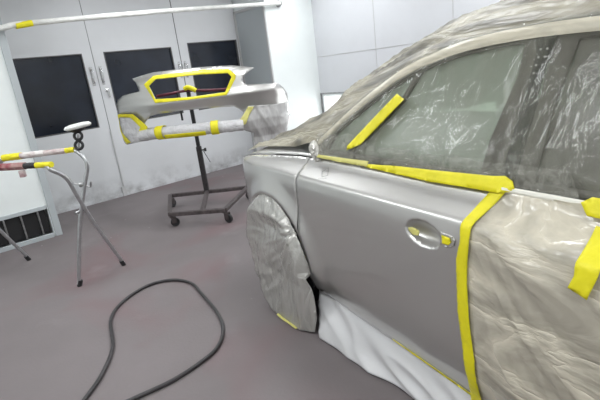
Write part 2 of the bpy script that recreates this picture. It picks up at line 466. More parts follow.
# hinged booth doors
seams = [(-1.9, .637), (.645, 1.905), (1.917, 2.985)]
wins = [(-.42, .51), (.79, 1.79), (2.06, 2.96)]
for i, ((a, b), (w0, w1)) in enumerate(zip(seams, wins)):
    g = MB(); z0, z1 = 1.02, 2.0
    if i == 2: z1 = 2.04
    a_, b_ = a, b
    plain(a_, b_, -.08, 0, .02, z0, g); plain(a_, b_, -.08, 0, z1, HC - .02, g)
    plain(a_, w0, -.08, 0, z0, z1, g); plain(w1, b_, -.08, 0, z0, z1, g)
    o = struct(g, 'door_%d' % (i + 1), 'door')
    g = plain(w0 - .01, w1 + .01, -.05, -.03, z0 - .01, z1 + .01); struct(g, 'window_pane', 'pane', o)
    g = MB(); th = .014
    for q in ((w0, w1, z0, z0 + th), (w0, w1, z1 - th, z1), (w0, w0 + th, z0, z1), (w1 - th, w1, z0, z1)):
        wbox(g, q[0], q[1], -.03, .004, q[2], q[3])
    struct(g, 'window_frame', 'trim', o)
    if i < 2:
        for (hu, hz) in ([(.575, 1.70)] if i == 0 else [(.70, 1.70), (1.865, 1.66)]):
            g = MB(); wbox(g, hu - .02, hu + .02, 0, .008, hz - .12, hz + .12)
            g.tube(spline([W(hu, 0, hz + .09), W(hu, .045, hz + .08), W(hu, .05, hz), W(hu, .045, hz - .08), W(hu, 0, hz - .09)], 4), .009, 8)
            g.build('door_handle', 'chrome', o, True)
    else:
        g = MB(); wbox(g, 1.95, 1.985, 0, .008, 1.54, 1.78)
        g.tube(spline([W(1.968, 0, 1.75), W(1.968, .045, 1.74), W(1.968, .05, 1.66), W(1.968, .045, 1.58), W(1.968, 0, 1.57)], 4), .009, 8)
        g.build('door_handle', 'chrome', o, True)
    if i == 1:
        g = MB(); g.lathe([(.024, 0), (.024, .012), (.012, .016), (.012, .03)], W(.725, 0, 1.50), DD, 14)
        g.box(W(.73, .035, 1.45), (.02, .008, .10), ax=WX); g.build('door_lock', 'chrome', o, True)
t = MB(); wbox(t, 1.905, 1.917, -.09, .003, .0, HC - .02); wbox(t, .637, .645, -.09, -.005, 0, HC - .02); struct(t, 'trim_5', 'trim')
t = MB(); wbox(t, .60, .66, 0, .025, .0, .14); wbox(t, .628, .646, 0, .018, .14, .95); struct(t, 'trim_6', 'lighttrim')
t = MB(); wbox(t, -.5, 2.98, 0.0, .012, .0, .045); struct(t, 'baseboard_back', 'door')
# ceiling lights
first = None
for i, (u, d, z, L, wd, e) in enumerate(LAMPS):
    if first is None:
        cl = empty('ceiling_light', W(u, d, HC), WROT, 'long white strip light on the booth ceiling', 'light', 'strip lights on the booth ceiling')
        b = MB(); b.box((0, 0, -.03), (wd + .06, L + .06, .055)); b.build('housing', 'lighttrim', cl)
        b = MB(); b.box((0, 0, -.063), (wd, L, .012)); b.build('diffuser', 'diffuser', cl)
        first = cl
    else:
        c = first.copy(); COL.objects.link(c); c.location = W(u, d, HC)
        for ch in list(first.children):
            k = ch.copy(); COL.objects.link(k); k.parent = c

# white bar across the doors
pb = [W(-1.2, 1.16, 2.10), W(-.52, 1.14, 2.205), W(-.2, 1.10, 2.25), W(1.5, .97, 2.36), W(3.26, .88, 2.44)]
bar = empty('overhead_bar', pb[0], 0, 'long white paint-crusted bar slung high across the booth doors', 'bar')
def rel(o, pts): return [Vector(p) - o.location for p in pts]
b = MB(); b.tube(spline(rel(bar, pb), 10), .028, 12, rn=lambda i, j: .12 * ns(i * .5, j)); b.build('tube', 'bar', bar, True)
b = MB(); b.tube(rel(bar, [W(-.38, 1.12, 2.224), W(-.22, 1.105, 2.247)]), .031, 12); o = b.build('tape_band', 'tape', bar, True); o['label'] = 'yellow tape band'
b = MB(); b.lathe([(.05, 0), (.05, .02), (.035, .03), (.035, .06)], W(3.26, .83, 2.44) - bar.location, DD, 14); b.build('end_bracket', 'steel', bar, True)

# ------------------------------------------------------------------ the car
TH = .512
CAR = empty('car', (.036, 2.311, 0), math.pi / 2 + TH,
            'silver crossover car masked with plastic film, front bumper taken off, on the right', 'car')
LOW = [(.05, -.12), (.14, -.084), (.20, -.066), (.28, -.036), (.36, -.016), (.46, -.006), (.60, .0), (.75, .004), (.86, .004), (.925, -.006)]
UP = [(.925, -.006), (.938, -.026), (.955, -.052), (.98, -.085), (1.005, -.108), (1.03, -.121), (1.045, -.1275)]
AC = Vector((.42, .37))        # front wheel centre (a, z)
REARC = Vector((-2.33, .37))
def S(a, z):
    """outside of the car's side: b for a point (a along, z up)"""
    if z > 1.045: b = -.1275 - .486 * (z - 1.045)
    elif z > .925: b = mono_tab(UP, z)
    else: b = mono_tab(LOW, z)
    if a > .45: b -= .18 * (a - .45) ** 2 + (.9 * (a - .78) ** 2 if a > .78 else 0)
    if a < -2.6: b -= .10 * (a + 2.6) ** 2
    for c in (AC, REARC):
        r = (Vector((a, z)) - c).length
        if r < .56 and z < .93: b += (.030 * max(0, 1 - (r - .415) / .11) ** 1.6) if r > .415 else .030 * max(0, 1 - (.415 - r) / .2)
    return b
def side(off=0.0, sgn=1):
    """maps (a, z) on to the near (sgn 1) or far (-1) flank"""
    return lambda a, z: Vector((a, (S(a, z) + off) if sgn > 0 else (-1.8 - S(a, z) - off), z))
RAIL = [(.10, 1.045), (.03, 1.075), (-.10, 1.17), (-.2, 1.242), (-.32, 1.318), (-.49, 1.405), (-.70, 1.466), (-.86, 1.489), (-1.05, 1.499),
        (-1.25, 1.497), (-1.7, 1.48), (-2.3, 1.43), (-2.8, 1.34), (-3.15, 1.2), (-3.35, 1.06)]
def rail(a): return mono_tab(RAIL, a)
def arch(c, r, a0=0, a1=180, n=22, flat=1.0):
    return [(c[0] + r * math.cos(math.radians(t)), c[1] + r * flat * math.sin(math.radians(t))) for t in [a0 + (a1 - a0) * i / n for i in range(n + 1)]]
door_front = [(.07, 1.011), (.097, 1.008), (.098, .985), (.092, .93), (.088, .88), (.088, .80), (.088, .65), (.076, .50), (.064, .38), (.045, .31), (.0, .265), (-.08, .232)]
HU = (-.842, .842)             # door handle cup centre
def cup(a, z):
    x = (a - HU[0]) / .088; y = (z - HU[1] - .05 * (a - HU[0])) / .050; q = x * x + y * y
    return -.050 * max(0, 1 - q) ** .5 if q < 1 else 0.0
for sgn in (1, -1):
    near = sgn > 0
    fl = near
    # fender
    outer = [(.105, .985)] + [(.10, .93), (.096, .88), (.096, .65), (.084, .50), (.072, .40), (.055, .30)] + \
            [(AC.x + (.43 * math.cos(t) if True else 0) * .9, AC.y + .40 * math.sin(t)) for t in [math.radians(188 - 11.5 * i) for i in range(17)]] + \
            [(.825, .33), (.95, .42), (.99, .55), (.995, .72), (.985, .87), (.97, .922), (.84, .952), (.74, .965), (.55, .982), (.35, .997), (.2, 1.007), (.106, 1.009)]
    panel('fender', outer, side(0, sgn), 'paint', CAR, step=.018, solid=.006, fine=[((.0, 1.1, .91, 1.02), .008)], flip=not fl)
    # front door
    outer = door_front + [(-.2, .208), (-.48, .196), (-.71, .184), (-.9, .171), (-1.055, .158), (-1.055, 1.02), (-.8, 1.02), (-.4, 1.02), (-.1, 1.018), (.04, 1.012)]
    fd = panel('front_door', outer, (lambda a, z: side(cup(a, z), 1)(a, z)) if near else side(0, -1), 'paint', CAR, step=.024, solid=.006,
               fine=[((-.95, -.74, .78, .905), .006), ((-1.1, .12, .91, 1.03), .010)] if near else None, flip=not fl)
    # rear door, quarter panel
    outer = [(-1.063, .158), (-1.063, 1.02), (-1.5, 1.025), (-1.98, 1.03), (-2.02, .9), (-1.97, .75)] + \
            [(REARC.x + .40 * math.cos(t), REARC.y + .40 * math.sin(t)) for t in [math.radians(60 - 10 * i) for i in range(6)]] + [(-1.92, .25), (-1.90, .17)]
    panel('rear_door', outer, side(0, sgn), 'paint', CAR, step=.035, solid=.006, flip=not fl)
    outer = [(-1.99, 1.03), (-2.4, 1.035), (-2.9, 1.04), (-3.4, 1.03), (-3.5, .85), (-3.5, .5), (-3.4, .28), (-2.76, .28)] + \
            [(REARC.x + .40 * math.cos(t), REARC.y + .40 * math.sin(t)) for t in [math.radians(180 - 10 * i) for i in range(13)]] + [(-1.985, .76), (-2.03, .9)]
    panel('quarter_panel', outer, side(0, sgn), 'paint', CAR, step=.045, solid=.006, flip=not fl)
    # belt line moulding
    y = lambda a, z, o: side(o, sgn)(a, z)
    g = MB(); g.tube([y(.04 - i * .057, 1.028, .004) for i in range(20)], .009, 8); g.build('belt_molding', 'paint', CAR, True)
    g = MB(); g.tube([y(-1.10 - i * .05, 1.036, .020) for i in range(20)], .010, 8); g.build('belt_molding', 'molding', CAR, True)
    # window frames and glass
    ft = [(.0 - .05 * i) for i in range(21)]
    top = [(a, rail(a) - .003) for a in ft if rail(a) > 1.09]
    up = [(.05 - .05 * k, rail(.05 - .05 * k) + .032) for k in range(23)] + [(-1.06, rail(-1.06) + .032)]
    lo = [(-1.06, rail(-1.06) - .004)] + [(.0 - .05 * k, rail(.0 - .05 * k) - .004) for k in range(20, 0, -1)] + [(-.03, 1.085), (.0, 1.045), (.07, 1.045)]
    panel('door_frame', up + lo, side(-.002, sgn), 'paint', CAR, step=.02, solid=.014, flip=not fl)
    up = [(.0 - .05 * k, rail(.0 - .05 * k) + .002) for k in range(1, 21)] + [(-1.068, rail(-1.06) + .002), (-1.075, 1.04), (.01, 1.04)]
    h1 = [(-.045, 1.062)] + [(-.08 - .045 * k, rail(-.08 - .045 * k) - .018) for k in range(11)] + [(-.485, 1.30), (-.235, 1.075), (-.225, 1.062)]
    h2 = [(-.262, 1.062), (-.270, 1.078), (-.507, 1.30)] + [(-.565 - .06 * k, rail(-.565 - .06 * k) - .015) for k in range(8)] + [(-1.012, rail(-1.0) - .02), (-1.022, 1.38), (-1.004, 1.28), (-.985, 1.17), (-.985, 1.062)]
    panel('window_seal', up, side(-.008, sgn), 'sealdark', CAR, holes=[h1, h2], step=.02, solid=.010, flip=not fl)
    panel('quarter_glass', [(.0, 1.05), (-.12, rail(-.12) - .01), (-.3, rail(-.3) - .008), (-.44, rail(-.44) - .01), (-.56, rail(-.56) - .01), (-.50, 1.31), (-.22, 1.05)], side(-.016, sgn), 'glass', CAR, step=.05, solid=.004, flip=not fl)
    panel('front_window', [(-.24, 1.045), (-.26, 1.075), (-.49, 1.30), (-.57, rail(-.57) - .008), (-.7, rail(-.7) - .008), (-.85, rail(-.85) - .008), (-1.03, rail(-1) - .012), (-1.03, 1.3), (-1.0, 1.045)],
          side(-.018, sgn), 'glass', CAR, step=.05, solid=.004, flip=not fl)
    panel('pillar_cover', [(-1.068, 1.05), (-1.068, 1.44), (-1.05, 1.488), (-1.112, 1.49), (-1.112, 1.3), (-1.116, 1.05)], side(-.002, sgn), 'blackgloss', CAR, step=.03, solid=.006, flip=not fl)
    if near:
        dm = MB()
        for k in range(4):
            for j in range(2):
                p = side(.002, 1)(-1.078 - j * .022, 1.385 + k * .024)
                dm.lathe([(.0035, 0), (.0035, .002)], p, (0, 1, .3), 8)
        dm.build('pillar_dots', 'dot', CAR)
    up = [(-1.06, rail(-1.06) + .032)] + [(-1.06 - .1 * i, rail(-1.06 - .1 * i) + .032) for i in range(1, 11)]
    lo = [(-1.06 - .1 * i, rail(-1.06 - .1 * i) - .004) for i in range(10, -1, -1)]
    panel('rear_door_frame', up + lo, side(-.002, sgn), 'paint', CAR, step=.03, solid=.014, flip=not fl)
    up = [(-1.12, 1.04), (-1.12, rail(-1.12) + .002)] + [(-1.12 - .1 * i, rail(-1.12 - .1 * i) + .002) for i in range(1, 10)] + [(-2.05, 1.045)]
    h = [(-1.185, 1.062), (-1.175, 1.3), (-1.19, rail(-1.2) - .02)] + [(-1.3 - .1 * i, rail(-1.3 - .1 * i) - .02) for i in range(6)] + [(-1.88, rail(-1.88) - .03), (-1.95, 1.06)]
    panel('rear_window_seal', up, side(-.008, sgn), 'sealdark', CAR, holes=[h], step=.03, solid=.010, flip=not fl)
    panel('rear_window', [(-1.15, 1.045), (-1.15, rail(-1.15) - .01), (-1.35, rail(-1.35) - .01), (-1.6, rail(-1.6) - .01), (-1.9, rail(-1.9) - .03), (-1.97, 1.045)], side(-.018, sgn), 'glassrear', CAR, step=.06, solid=.004, flip=not fl)
    outer = [(-2.06, 1.045)] + [(-2.02 - .1 * i, rail(-2.02 - .1 * i) + .03) for i in range(13)] + [(-3.33, 1.045)]
    panel('rear_pillar', outer, side(-.004, sgn), 'paint', CAR, step=.05, solid=.014, flip=not fl)

# film height over roof, screen and hood along the car (crest between b -.55 and -1.25)
CREST = [(1.15, .96), (1.0, 1.0), (.74, 1.075), (.5, 1.165), (.32, 1.26), (.13, 1.345), (-.13, 1.452), (-.41, 1.552), (-.58, 1.60), (-.75, 1.635), (-1.0, 1.65), (-1.6, 1.645), (-2.3, 1.59), (-2.9, 1.45), (-3.3, 1.2), (-3.45, 1.06)]
def crest(a): return mono_tab(CREST, a)
def hem(a):
    """near edge of the upper skin: (b, z)"""
    if a <= .03: z = rail(a) + .035; return (S(a, z) - .004, z)
    t = min(1, (a - .03) / .30); zf = lerp_tab([(.05, 1.012), (.35, 1.0), (.55, .985), (.74, .968), (.84, .955), (.97, .925), (1.1, .89)], a) + .036
    return (-.150 - .02 * t, 1.10 + (zf - 1.10) * t)
def skin(a, t, lift=0.0, puff=.0):
    """upper skin across the car at a; t 0 near hem .. 1 far hem"""
    hb, hz = hem(a); s = t if t <= .5 else 1 - t
    s *= 2                                       # 0 hem, 1 centre line
    bb = hb + (-.9 - hb) * s
    q = min(1, s / .62)
    z = hz + (crest(a) - lift - hz) * (math.sin(q * math.pi / 2) ** .85 if q > 0 else 0) + .012 * max(0, s - .62)
    if t > .5: bb = -1.8 - bb
    return Vector((a, bb, z))
# hood, roof, screens under the film
FTOP = [(.05, 1.012), (.2, 1.01), (.35, 1.0), (.55, .985), (.74, .968), (.84, .955), (.97, .925), (1.1, .89)]
def hood_fn(u, v):
    a = 1.03 - u * 1.09; zt = lerp_tab(FTOP, a) + .004; b0 = S(a, zt) - .004
    s = min(v, 1 - v) * 2
    z = zt + .075 * (1 - (1 - s) ** 2.6) * (1 if a < .8 else 1 - .6 * (a - .8) / .25)
    bb = b0 + (-.9 - b0) * s
    if v > .5: bb = -1.8 - bb
    return Vector((a, bb, z))
grid('hood', 30, 60, hood_fn, 'paint', CAR, .006)
grid('windshield', 24, 30, lambda u, v: skin(.48 - u * .98, .04 + v * .92, .05), 'glass', CAR, .004)
grid('roof', 40, 30, lambda u, v: skin(-.44 - u * 2.3, v, .05), 'paint', CAR, .006)
grid('rear_screen', 10, 20, lambda u, v: skin(-2.75 - u * .6, v, .03), 'glassrear', CAR, .004)
# inner body: dark shell behind the gaps, floor, bulkheads
g = MB()
g.box((-1.2, -.9, .26), (3.9, 1.56, .08)); g.box((.10, -.9, .60), (.06, 1.56, .72)); g.box((.93, -.9, .62), (.05, 1.36, .55)); g.box((-3.4, -.9, .65), (.08, 1.5, .7))
g.build('underbody', 'primer', CAR)
for sgn in (1, -1):
    panel('inner_door_shell', [(.12, .99), (.12, .35), (.06, .24), (-1.9, .16), (-1.9, 1.0)], side(-.075, sgn), 'primer', CAR, step=.08, solid=.004)
g = MB(); g.box((-.05, -.9, .95), (.34, 1.46, .16)); g.box((-.20, -.55, 1.0), (.16, .4, .10)); g.build('dashboard', 'interior', CAR)
g = MB(); g.tube([Vector((-.36 + .05 * math.sin(t), -.52 + .18 * math.cos(t), .98 + .17 * math.sin(t))) for t in [i * math.pi / 12 for i in range(24)]], .014, 8, closed=True)
g.tube([(-.2, -.52, .95), (-.35, -.52, .98)], .035, 8); g.build('steering_wheel', 'black', CAR, True)
def seat(x, y):
    g = MB()
    g.tube(spline([(x + .25, y, .52), (x + .22, y, .60), (x, y, .62), (x - .2, y, .62)], 4), [.20] * 13, 14, flat=.42)
    g.build('seat_cushion', 'seat', CAR, True)
    g = MB(); pts = spline([(x - .2, y, .62), (x - .26, y, .8), (x - .34, y, 1.0), (x - .40, y, 1.14)], 4)
    g.tube(pts, [.19, .21, .22, .23, .235, .235, .23, .225, .22, .21, .19, .16, .12], 14, flat=.38); g.build('seat_backrest', 'seat', CAR, True)
    g = MB(); g.tube(spline([(x - .42, y, 1.20), (x - .43, y, 1.27), (x - .44, y, 1.35)], 4), [.09, .12, .13, .135, .135, .13, .12, .11, .08], 14, flat=.5)
    g.tube([(x - .41, y - .06, 1.12), (x - .42, y - .06, 1.25)], .007, 6); g.tube([(x - .41, y + .06, 1.12), (x - .42, y + .06, 1.25)], .007, 6)
    g.build('headrest', 'seat', CAR, True)
for x, y in ((-.85, -.52), (-.85, -1.28), (-1.75, -.5), (-1.75, -1.3)): seat(x, y)
g = MB(); g.tube(spline([(-.36, -.84, 1.40), (-.36, -.9, 1.40), (-.36, -.96, 1.40)], 4), [.02, .03, .034, .036, .036, .036, .034, .03, .02], 10); g.build('interior_mirror', 'black', CAR, True)
# sun visor seen through the glass
panel('sun_visor', [(-.86, 1.415), (-.90, 1.44), (-.985, 1.45), (-1.0, 1.43), (-1.0, 1.405)], side(-.05, 1), 'blackgloss', CAR, step=.03, solid=.012)
# seat belt strap
g = MB(); pts = spline([side(-.06, 1)(-1.09, 1.30), side(-.06, 1)(-1.10, 1.19), side(-.08, 1)(-1.19, 1.11), side(-.12, 1)(-1.27, 1.06)], 6); g.tube(pts, .024, 8, flat=.2); g.build('seat_belt', 'black', CAR, True)
grid('headliner', 14, 12, lambda u, v: skin(-.6 - u * 1.9, .06 + .88 * v, .075), 'liner', CAR, .004)
# wheels
def wheel(c, near):
    s = 1 if near else -1; cx, cz = c; cy = (-.14 if near else -1.66)
    w = MB(); w.lathe([(.20, -.11), (.30, -.115), (.325, -.10), (.335, -.06), (.337, 0), (.335, .06), (.325, .10), (.30, .115), (.20, .11)], (cx, cy, .338), (0, 1, 0), 40)
    t = w.build('wheel', 'rubber', CAR, True)
    r = MB(); r.lathe([(.215, 0), (.225, .012), (.205, .02), (.19, .0)], (cx, cy + s * .105, .338), (0, s, 0), 32)
    for k in range(5):
        a = math.radians(90 + 72 * k); dv = Vector((math.cos(a), 0, math.sin(a)))
        r.box(Vector((cx, cy + s * .112, .338)) + dv * .11, (.20, .018, .045), ax=(dv, Vector((0, 1, 0)), dv.cross(Vector((0, 1, 0)))))
    r.lathe([(.05, 0), (.05, .02), (.03, .026)], (cx, cy + s * .11, .338), (0, s, 0), 16); r.build('rim', 'steel', t)
for c in (AC, REARC):
    wheel(c, True); wheel(c, False)
# key barrel plate beside the cup, and a drawn-in reflection of wrinkles on the door
def stick(name, outer, off, m, parent, step=.01, solid=.002, wr=0.0, fn=None):
    f = fn or side
    return panel(name, outer, lambda a, z: side(off + wr * ns(a * 55, z * 55), 1)(a, z), m, parent, step=step, solid=solid)
o = panel('handle_cover', [(-.930, .875), (-.980, .872), (-.996, .860), (-.993, .838), (-.975, .826), (-.93, .822)], side(.0045, 1), 'paint', CAR, step=.006, solid=.005)
g = MB()
tri = [(-.085, .966), (-.115, .985), (-.15, .957), (-.115, .948)]  # outline of the wrinkle reflection, modelled as thin tubes on the paint
g.tube([side(.0042, 1)(*p) for p in tri], .0022, 5, closed=True); g.tube([side(.0042, 1)(*p) for p in [(-.10, .94), (-.16, .948)]], .0016, 5)
g.build('wrinkle_reflection', 'steel', CAR)

# ------------------------------------------------------------------ masking film
def frame_at_car(name, label, cat, group=None):
    return empty(name, CAR.location, CAR.rotation_euler.z, label, cat, group)
FILM = frame_at_car('masking_film', 'clear plastic masking film draped over roof, windows and rear of the car', 'masking film')
def roof_film(u, v):
    a = 1.06 - u * 4.4
    p = skin(a, v)
    s = min(v, 1 - v) * 2
    f1 = ridge(a * .8 + s, s * 5 - a * 1.6, 2); f2 = ridge(a * 1.6, s * 13 - a * 3.5, 5); f3 = ridge(a * 4, s * 30 - a * 8, 7)
    fold = .022 * f1 * abs(f1) + .016 * f2 * abs(f2) + .006 * f3
    k = min(1, s * 6)
    p.z += .006 + fold * k; p.y += (.012 if v < .5 else -.012) * (1 - k)
    return p
grid('roof_sheet', 260, 110, roof_film, 'f_roof', FILM)
def band_film(u, v):
    a = .06 - u * 2.2; z = rail(a) - .004 + v * .042
    return side(.022 + .008 * math.sin(v * math.pi) + .003 * ridge(a * 6, v * 3), 1)(a, z)
grid('folded_hem', 150, 8, band_film, 'f_band', FILM)
def win_film(a, z):
    q = 1 - min(1, max(0, (z - 1.05) / .16))
    w = .004 + .008 * ridge(a * 3 + z * 4, z * 3 - a * 1.2, 1) + .004 * ridge(a * 9 + z * 7, z * 2 - a * 3, 6) + q * .009 * ridge(a * 16, z * 22, 3) + .010 * max(0, 1 - abs(a) / .25) * ridge(a * 22, z * 22, 8)
    return side(.012 + w * min(1, max(.1, (z - 1.05) / .05)), 1)(a, z)
outer = [(.08, 1.035), (.06, 1.09)] + [(a, rail(a) + .05) for a in [-.02 - .06 * i for i in range(36)]] + [(-2.15, 1.04)]
panel('window_sheet', outer, win_film, 'f_win', FILM, step=.018, solid=0)
panel('window_sheet', outer, lambda a, z: side(.012, -1)(a, z), 'f_win', FILM, step=.06, solid=0, flip=True)
# gathered knot at the mirror base
def knot(u, v):
    th = u * 2 * math.pi; x, y_, z_ = math.cos(th), math.sin(th), v * 4
    r = .034 * math.sin(v * math.pi) ** .7 * (1 + .45 * ridge(x * 3, y_ * 3, z_) + .25 * ridge(x * 9, y_ * 9, z_ * 3))
    c = side(.018, 1)(.03, 1.05)
    return c + Vector((r * x, r * .6 * y_, (v - .5) * .12 + r * .5 * x))
grid('gathered_knot', 60, 36, knot, 'f_knot', FILM)
def hem_film(a, z):
    q = max(0, min(1, (1.17 - z) / .05))
    w = .008 * ridge(a * 13 - z * 9, z * 16 + a * 3, 3) + .006 * ridge(a * 34 + z * 14, z * 44, 4) + .003 * ridge(a * 80, z * 90, 9)
    return side(.019 + w * q * min(1, max(.05, (z - 1.055) / .035)), 1)(a, z)
outer = [(.05, 1.04)] + [(.05 - .05 * i, 1.115 + .035 * ns(i * .7, 3) + (.03 if i < 9 else 0)) for i in range(28)] + [(-1.34, 1.045)]
panel('crumpled_hem', outer, hem_film, 'f_hem', FILM, step=.0085, solid=0)
def rear_film(a, z):
    x = -1.05 - a; y = 1.03 - z
    r = math.hypot(x + .1, y + .05); th = math.atan2(y + .05, x + .1)
    w = .020 * ridge(th * 3 + r * .8, r * 1.1, 4) + .011 * ridge(th * 13 + r, r * 1.6, 6) + .003 * ridge(th * 30, r * 4, 9)
    return side(.009 + w * min(1, max(.08, (-1.06 - a) / .14)), 1)(a, z)
outer = [(-1.045, .16), (-1.04, .6), (-1.045, .86), (-1.06, .95), (-1.11, 1.03), (-1.5, 1.045), (-2.1, 1.05), (-3.3, 1.05), (-3.4, .8), (-3.4, .3), (-2.7, .2), (-1.9, .12)]
panel('body_sheet', outer, rear_film, 'f_body', FILM, step=.02, solid=0)
# wheel cover
WC = frame_at_car('wheel_cover', 'crumpled silver-grey plastic sheet bagging the front wheel', 'wheel cover')
def wc_fn(a, z):
    c = .42; x = (a - c) / .40; h = max(0, min(1, (.77 - z) / .77))
    bul = .030 + .075 * math.sin(min(1, h * 1.15) * math.pi / 2) * max(0, 1 - x * x) ** .5 + .03 * h
    th = math.atan2(z - .62, a - .05); r = math.hypot(z - .62, a - .05)
    w = .026 * ridge(th * 1.8 + r, r * 1.3, 2) + .012 * ridge(th * 5 - r * 2, r * 2.2, 5) + .005 * ridge(th * 14, r * 4)
    edge = min(1, max(0, (.42 - math.hypot(a - c, max(0, z - .37))) / .06)) if z > .37 else 1
    base = S(a, max(z, .30))
    return Vector((a, base - .024 + (bul + w) * (.25 + .75 * edge), max(z, .004)))
outer = []
for k in range(19):
    t_ = math.radians(180 - 10 * k)
    outer.append((AC.x + (.405 if math.cos(t_) < 0 else .37) * math.cos(t_), .37 + .40 * math.sin(t_)))
outer += [(.72, .28), (.65, .16), (.55, .06), (.44, .006), (.12, .006), (.0, .02), (-.03, .12), (-.02, .25), (.005, .34)]
panel('cover_sheet', outer, wc_fn, 'f_arch', WC, step=.012, solid=.002)
b = MB(); b.tube(spline([Vector((x, wc_fn(x, .02).y + .008, .012)) for x in (.12, .20, .27, .34)], 5), .008, 8, flat=.5)
o = b.build('tape_strip', 'tapepale', WC, True); o['label'] = 'short pale yellow tape at the hem'
# sill skirt
SK = frame_at_car('sill_sheet', 'white plastic sheet hanging from the sill below the front door', 'masking sheet')
def sk(u, v):
    at = .075 - u * 1.175; ab = -.055 - u * 1.05; a = at + (ab - at) * v
    top = lerp_tab([(.10, .26), (0, .262), (-.2, .206), (-.48, .192), (-.9, .168), (-1.2, .155)], at)
    bt = S(a, .2) - .015; bb = .036 - .075 * u + .012 * ridge(a * 2.2, 3)
    w = .022 * ridge(a * 3.5 + v * 1.6, v * 1.4, 3) * math.sin(min(1, v * 1.6) * 1.57)
    return Vector((a, bt + (bb - bt) * v ** 1.2 + w, top * (1 - v) + .012 * v))
grid('sheet', 70, 30, sk, 'sill', SK, .002)
o = panel('tape_strip', [(-.55, .206), (-.80, .190), (-1.04, .172), (-1.04, .156), (-.80, .176), (-.55, .197)], side(.006, 1), 'tape', SK, step=.012, solid=.001)
o['label'] = 'thin yellow tape line along the top'

# ------------------------------------------------------------------ yellow tape on the car
def tape(name, outer, off, label, m='tape', step=.012, wr=.0025, extra=()):
    r = frame_at_car(name, label, 'tape')
    stick('strip', outer, off, m, r, step, .0012, wr)
    for (oo, of, mm) in extra: stick('overlap', oo, of, mm, r, step, .0012, wr)
    return r
L_ = [(-1.060, 1.03), (-1.035, .985), (-1.022, .94), (-1.028, .87), (-1.012, .80), (-1.010, .72), (-1.009, .59), (-1.021, .45), (-1.020, .28), (-.995, .145)]
R_ = [(-1.118, 1.04), (-1.090, .99), (-1.066, .94), (-1.064, .86), (-1.058, .80), (-1.054, .72), (-1.057, .57), (-1.071, .41), (-1.062, .28), (-1.050, .16)]
tape('door_edge_tape', L_ + R_[::-1], .019, 'long yellow tape strip running down the front door\'s rear edge')
tape('belt_tape', [(-.40, 1.038), (-.60, 1.052), (-.81, 1.060), (-.93, 1.066), (-1.06, 1.072), (-1.10, 1.078), (-1.13, 1.066), (-1.145, 1.045), (-1.13, 1.032), (-1.08, 1.024), (-.95, 1.022), (-.80, 1.018), (-.60, 1.022), (-.40, 1.026)],
     .029, 'yellow tape strip below the front door window', extra=[([(.0, 1.042), (-.2, 1.046), (-.42, 1.052), (-.42, 1.028), (-.2, 1.026), (.0, 1.028)], .030, 'tapepale')])
tape('pillar_tape', [(-.25, 1.085), (-.247, 1.105), (-.31, 1.165), (-.49, 1.334), (-.545, 1.312), (-.34, 1.118)], .038, 'short slanted yellow tape strip on the front of the door window')
tape('rear_door_tape', [(-1.415, 1.0), (-1.42, .89), (-1.408, .855), (-1.458, .838), (-1.475, .90), (-1.49, 1.0)], .053, 'broad yellow tape strip on the film over the rear door, at the right edge')
tape('window_corner_tape', [(-1.36, 1.048), (-1.385, 1.066), (-1.6, 1.072), (-1.6, 1.02), (-1.385, 1.018)], .053, 'yellow tape patch on the rear window sill at the right edge')
HT = frame_at_car('handle_tape', 'small yellow tape scrap in the door handle recess', 'tape')
stick('strip', [(-.768, .850), (-.79, .858), (-.828, .852), (-.822, .83), (-.79, .826), (-.77, .838)], .004, 'tapepale', HT, .008, .0012, .003)
HT2 = frame_at_car('key_plate_tape', 'small yellow tape scrap on the handle end cover, right of the recess', 'tape')
stick('strip', [(-.94, .866), (-.975, .864), (-.983, .85), (-.972, .836), (-.942, .834)], .0095, 'tape', HT2, .008, .0012, .001)
# film patch showing the gripping hollow's dark rim
# ------------------------------------------------------------------ hose
hp = [(-1.30, 1.6), (-1.23, 1.80), (-1.219, 1.951), (-1.203, 2.138), (-1.24, 2.41), (-1.378, 2.753), (-1.382, 2.993), (-1.266, 3.214), (-1.086, 3.268), (-.911, 3.168),
      (-.80, 2.979), (-.638, 2.668), (-.569, 2.445), (-.581, 2.266), (-.66, 2.14), (-.785, 2.015), (-.955, 1.912), (-1.08, 1.84), (-1.14, 1.72), (-1.18, 1.5)]
hp2 = [(x, y, .0125 + (.022 if i in (18, 19) else 0)) for i, (x, y) in enumerate(hp)]
g = MB(); g.tube(spline(hp2, 10), .0115, 10)
o = g.build('air_hose', 'hose', None, True); tag(o, 'dark rubber air hose looped on the grey floor', 'hose')

# ------------------------------------------------------------------ bumper stand
ST = empty('bumper_stand', (-1.14, 5.1, 0), 0, 'dark brown wheeled steel stand carrying the loose bumper', 'stand')
sl = ST.location
def P(x, y, z): return Vector((x, y, z)) - sl
def sqbar(mb, a, b, w=.04, h=.04):
    a, b = Vector(a), Vector(b); X = (b - a); L = X.length; X.normalize()
    up = Vector((0, 0, 1)) if abs(X.z) < .9 else Vector((0, 1, 0)); Y = up.cross(X).normalized(); Z = X.cross(Y)
    mb.box((a + b) / 2, (L, w, h), ax=(X, Y, Z)); return mb
BL, BR, FLc, FR, MB_, MF = (-1.61, 5.49, .145), (-.62, 5.42, .145), (-1.41, 4.66, .145), (-.80, 4.56, .145), (-1.14, 5.46, .145), (-1.05, 4.60, .145)
g = MB()
for a, b in ((BL, BR), (FLc, FR), (BL, FLc), (BR, FR), (MB_, MF)): sqbar(g, P(*a), P(*b), .045, .045)
g.build('base_frame', 'stand', ST)
g = MB(); sqbar(g, P(-1.14, 5.46, .12), P(-1.14, 5.46, .72), .06, .06); g.build('post_sleeve', 'darkstand', ST)
g = MB(); sqbar(g, P(-1.14, 5.46, .60), P(-1.14, 5.46, 1.40), .042, .042); g.build('post', 'black', ST)
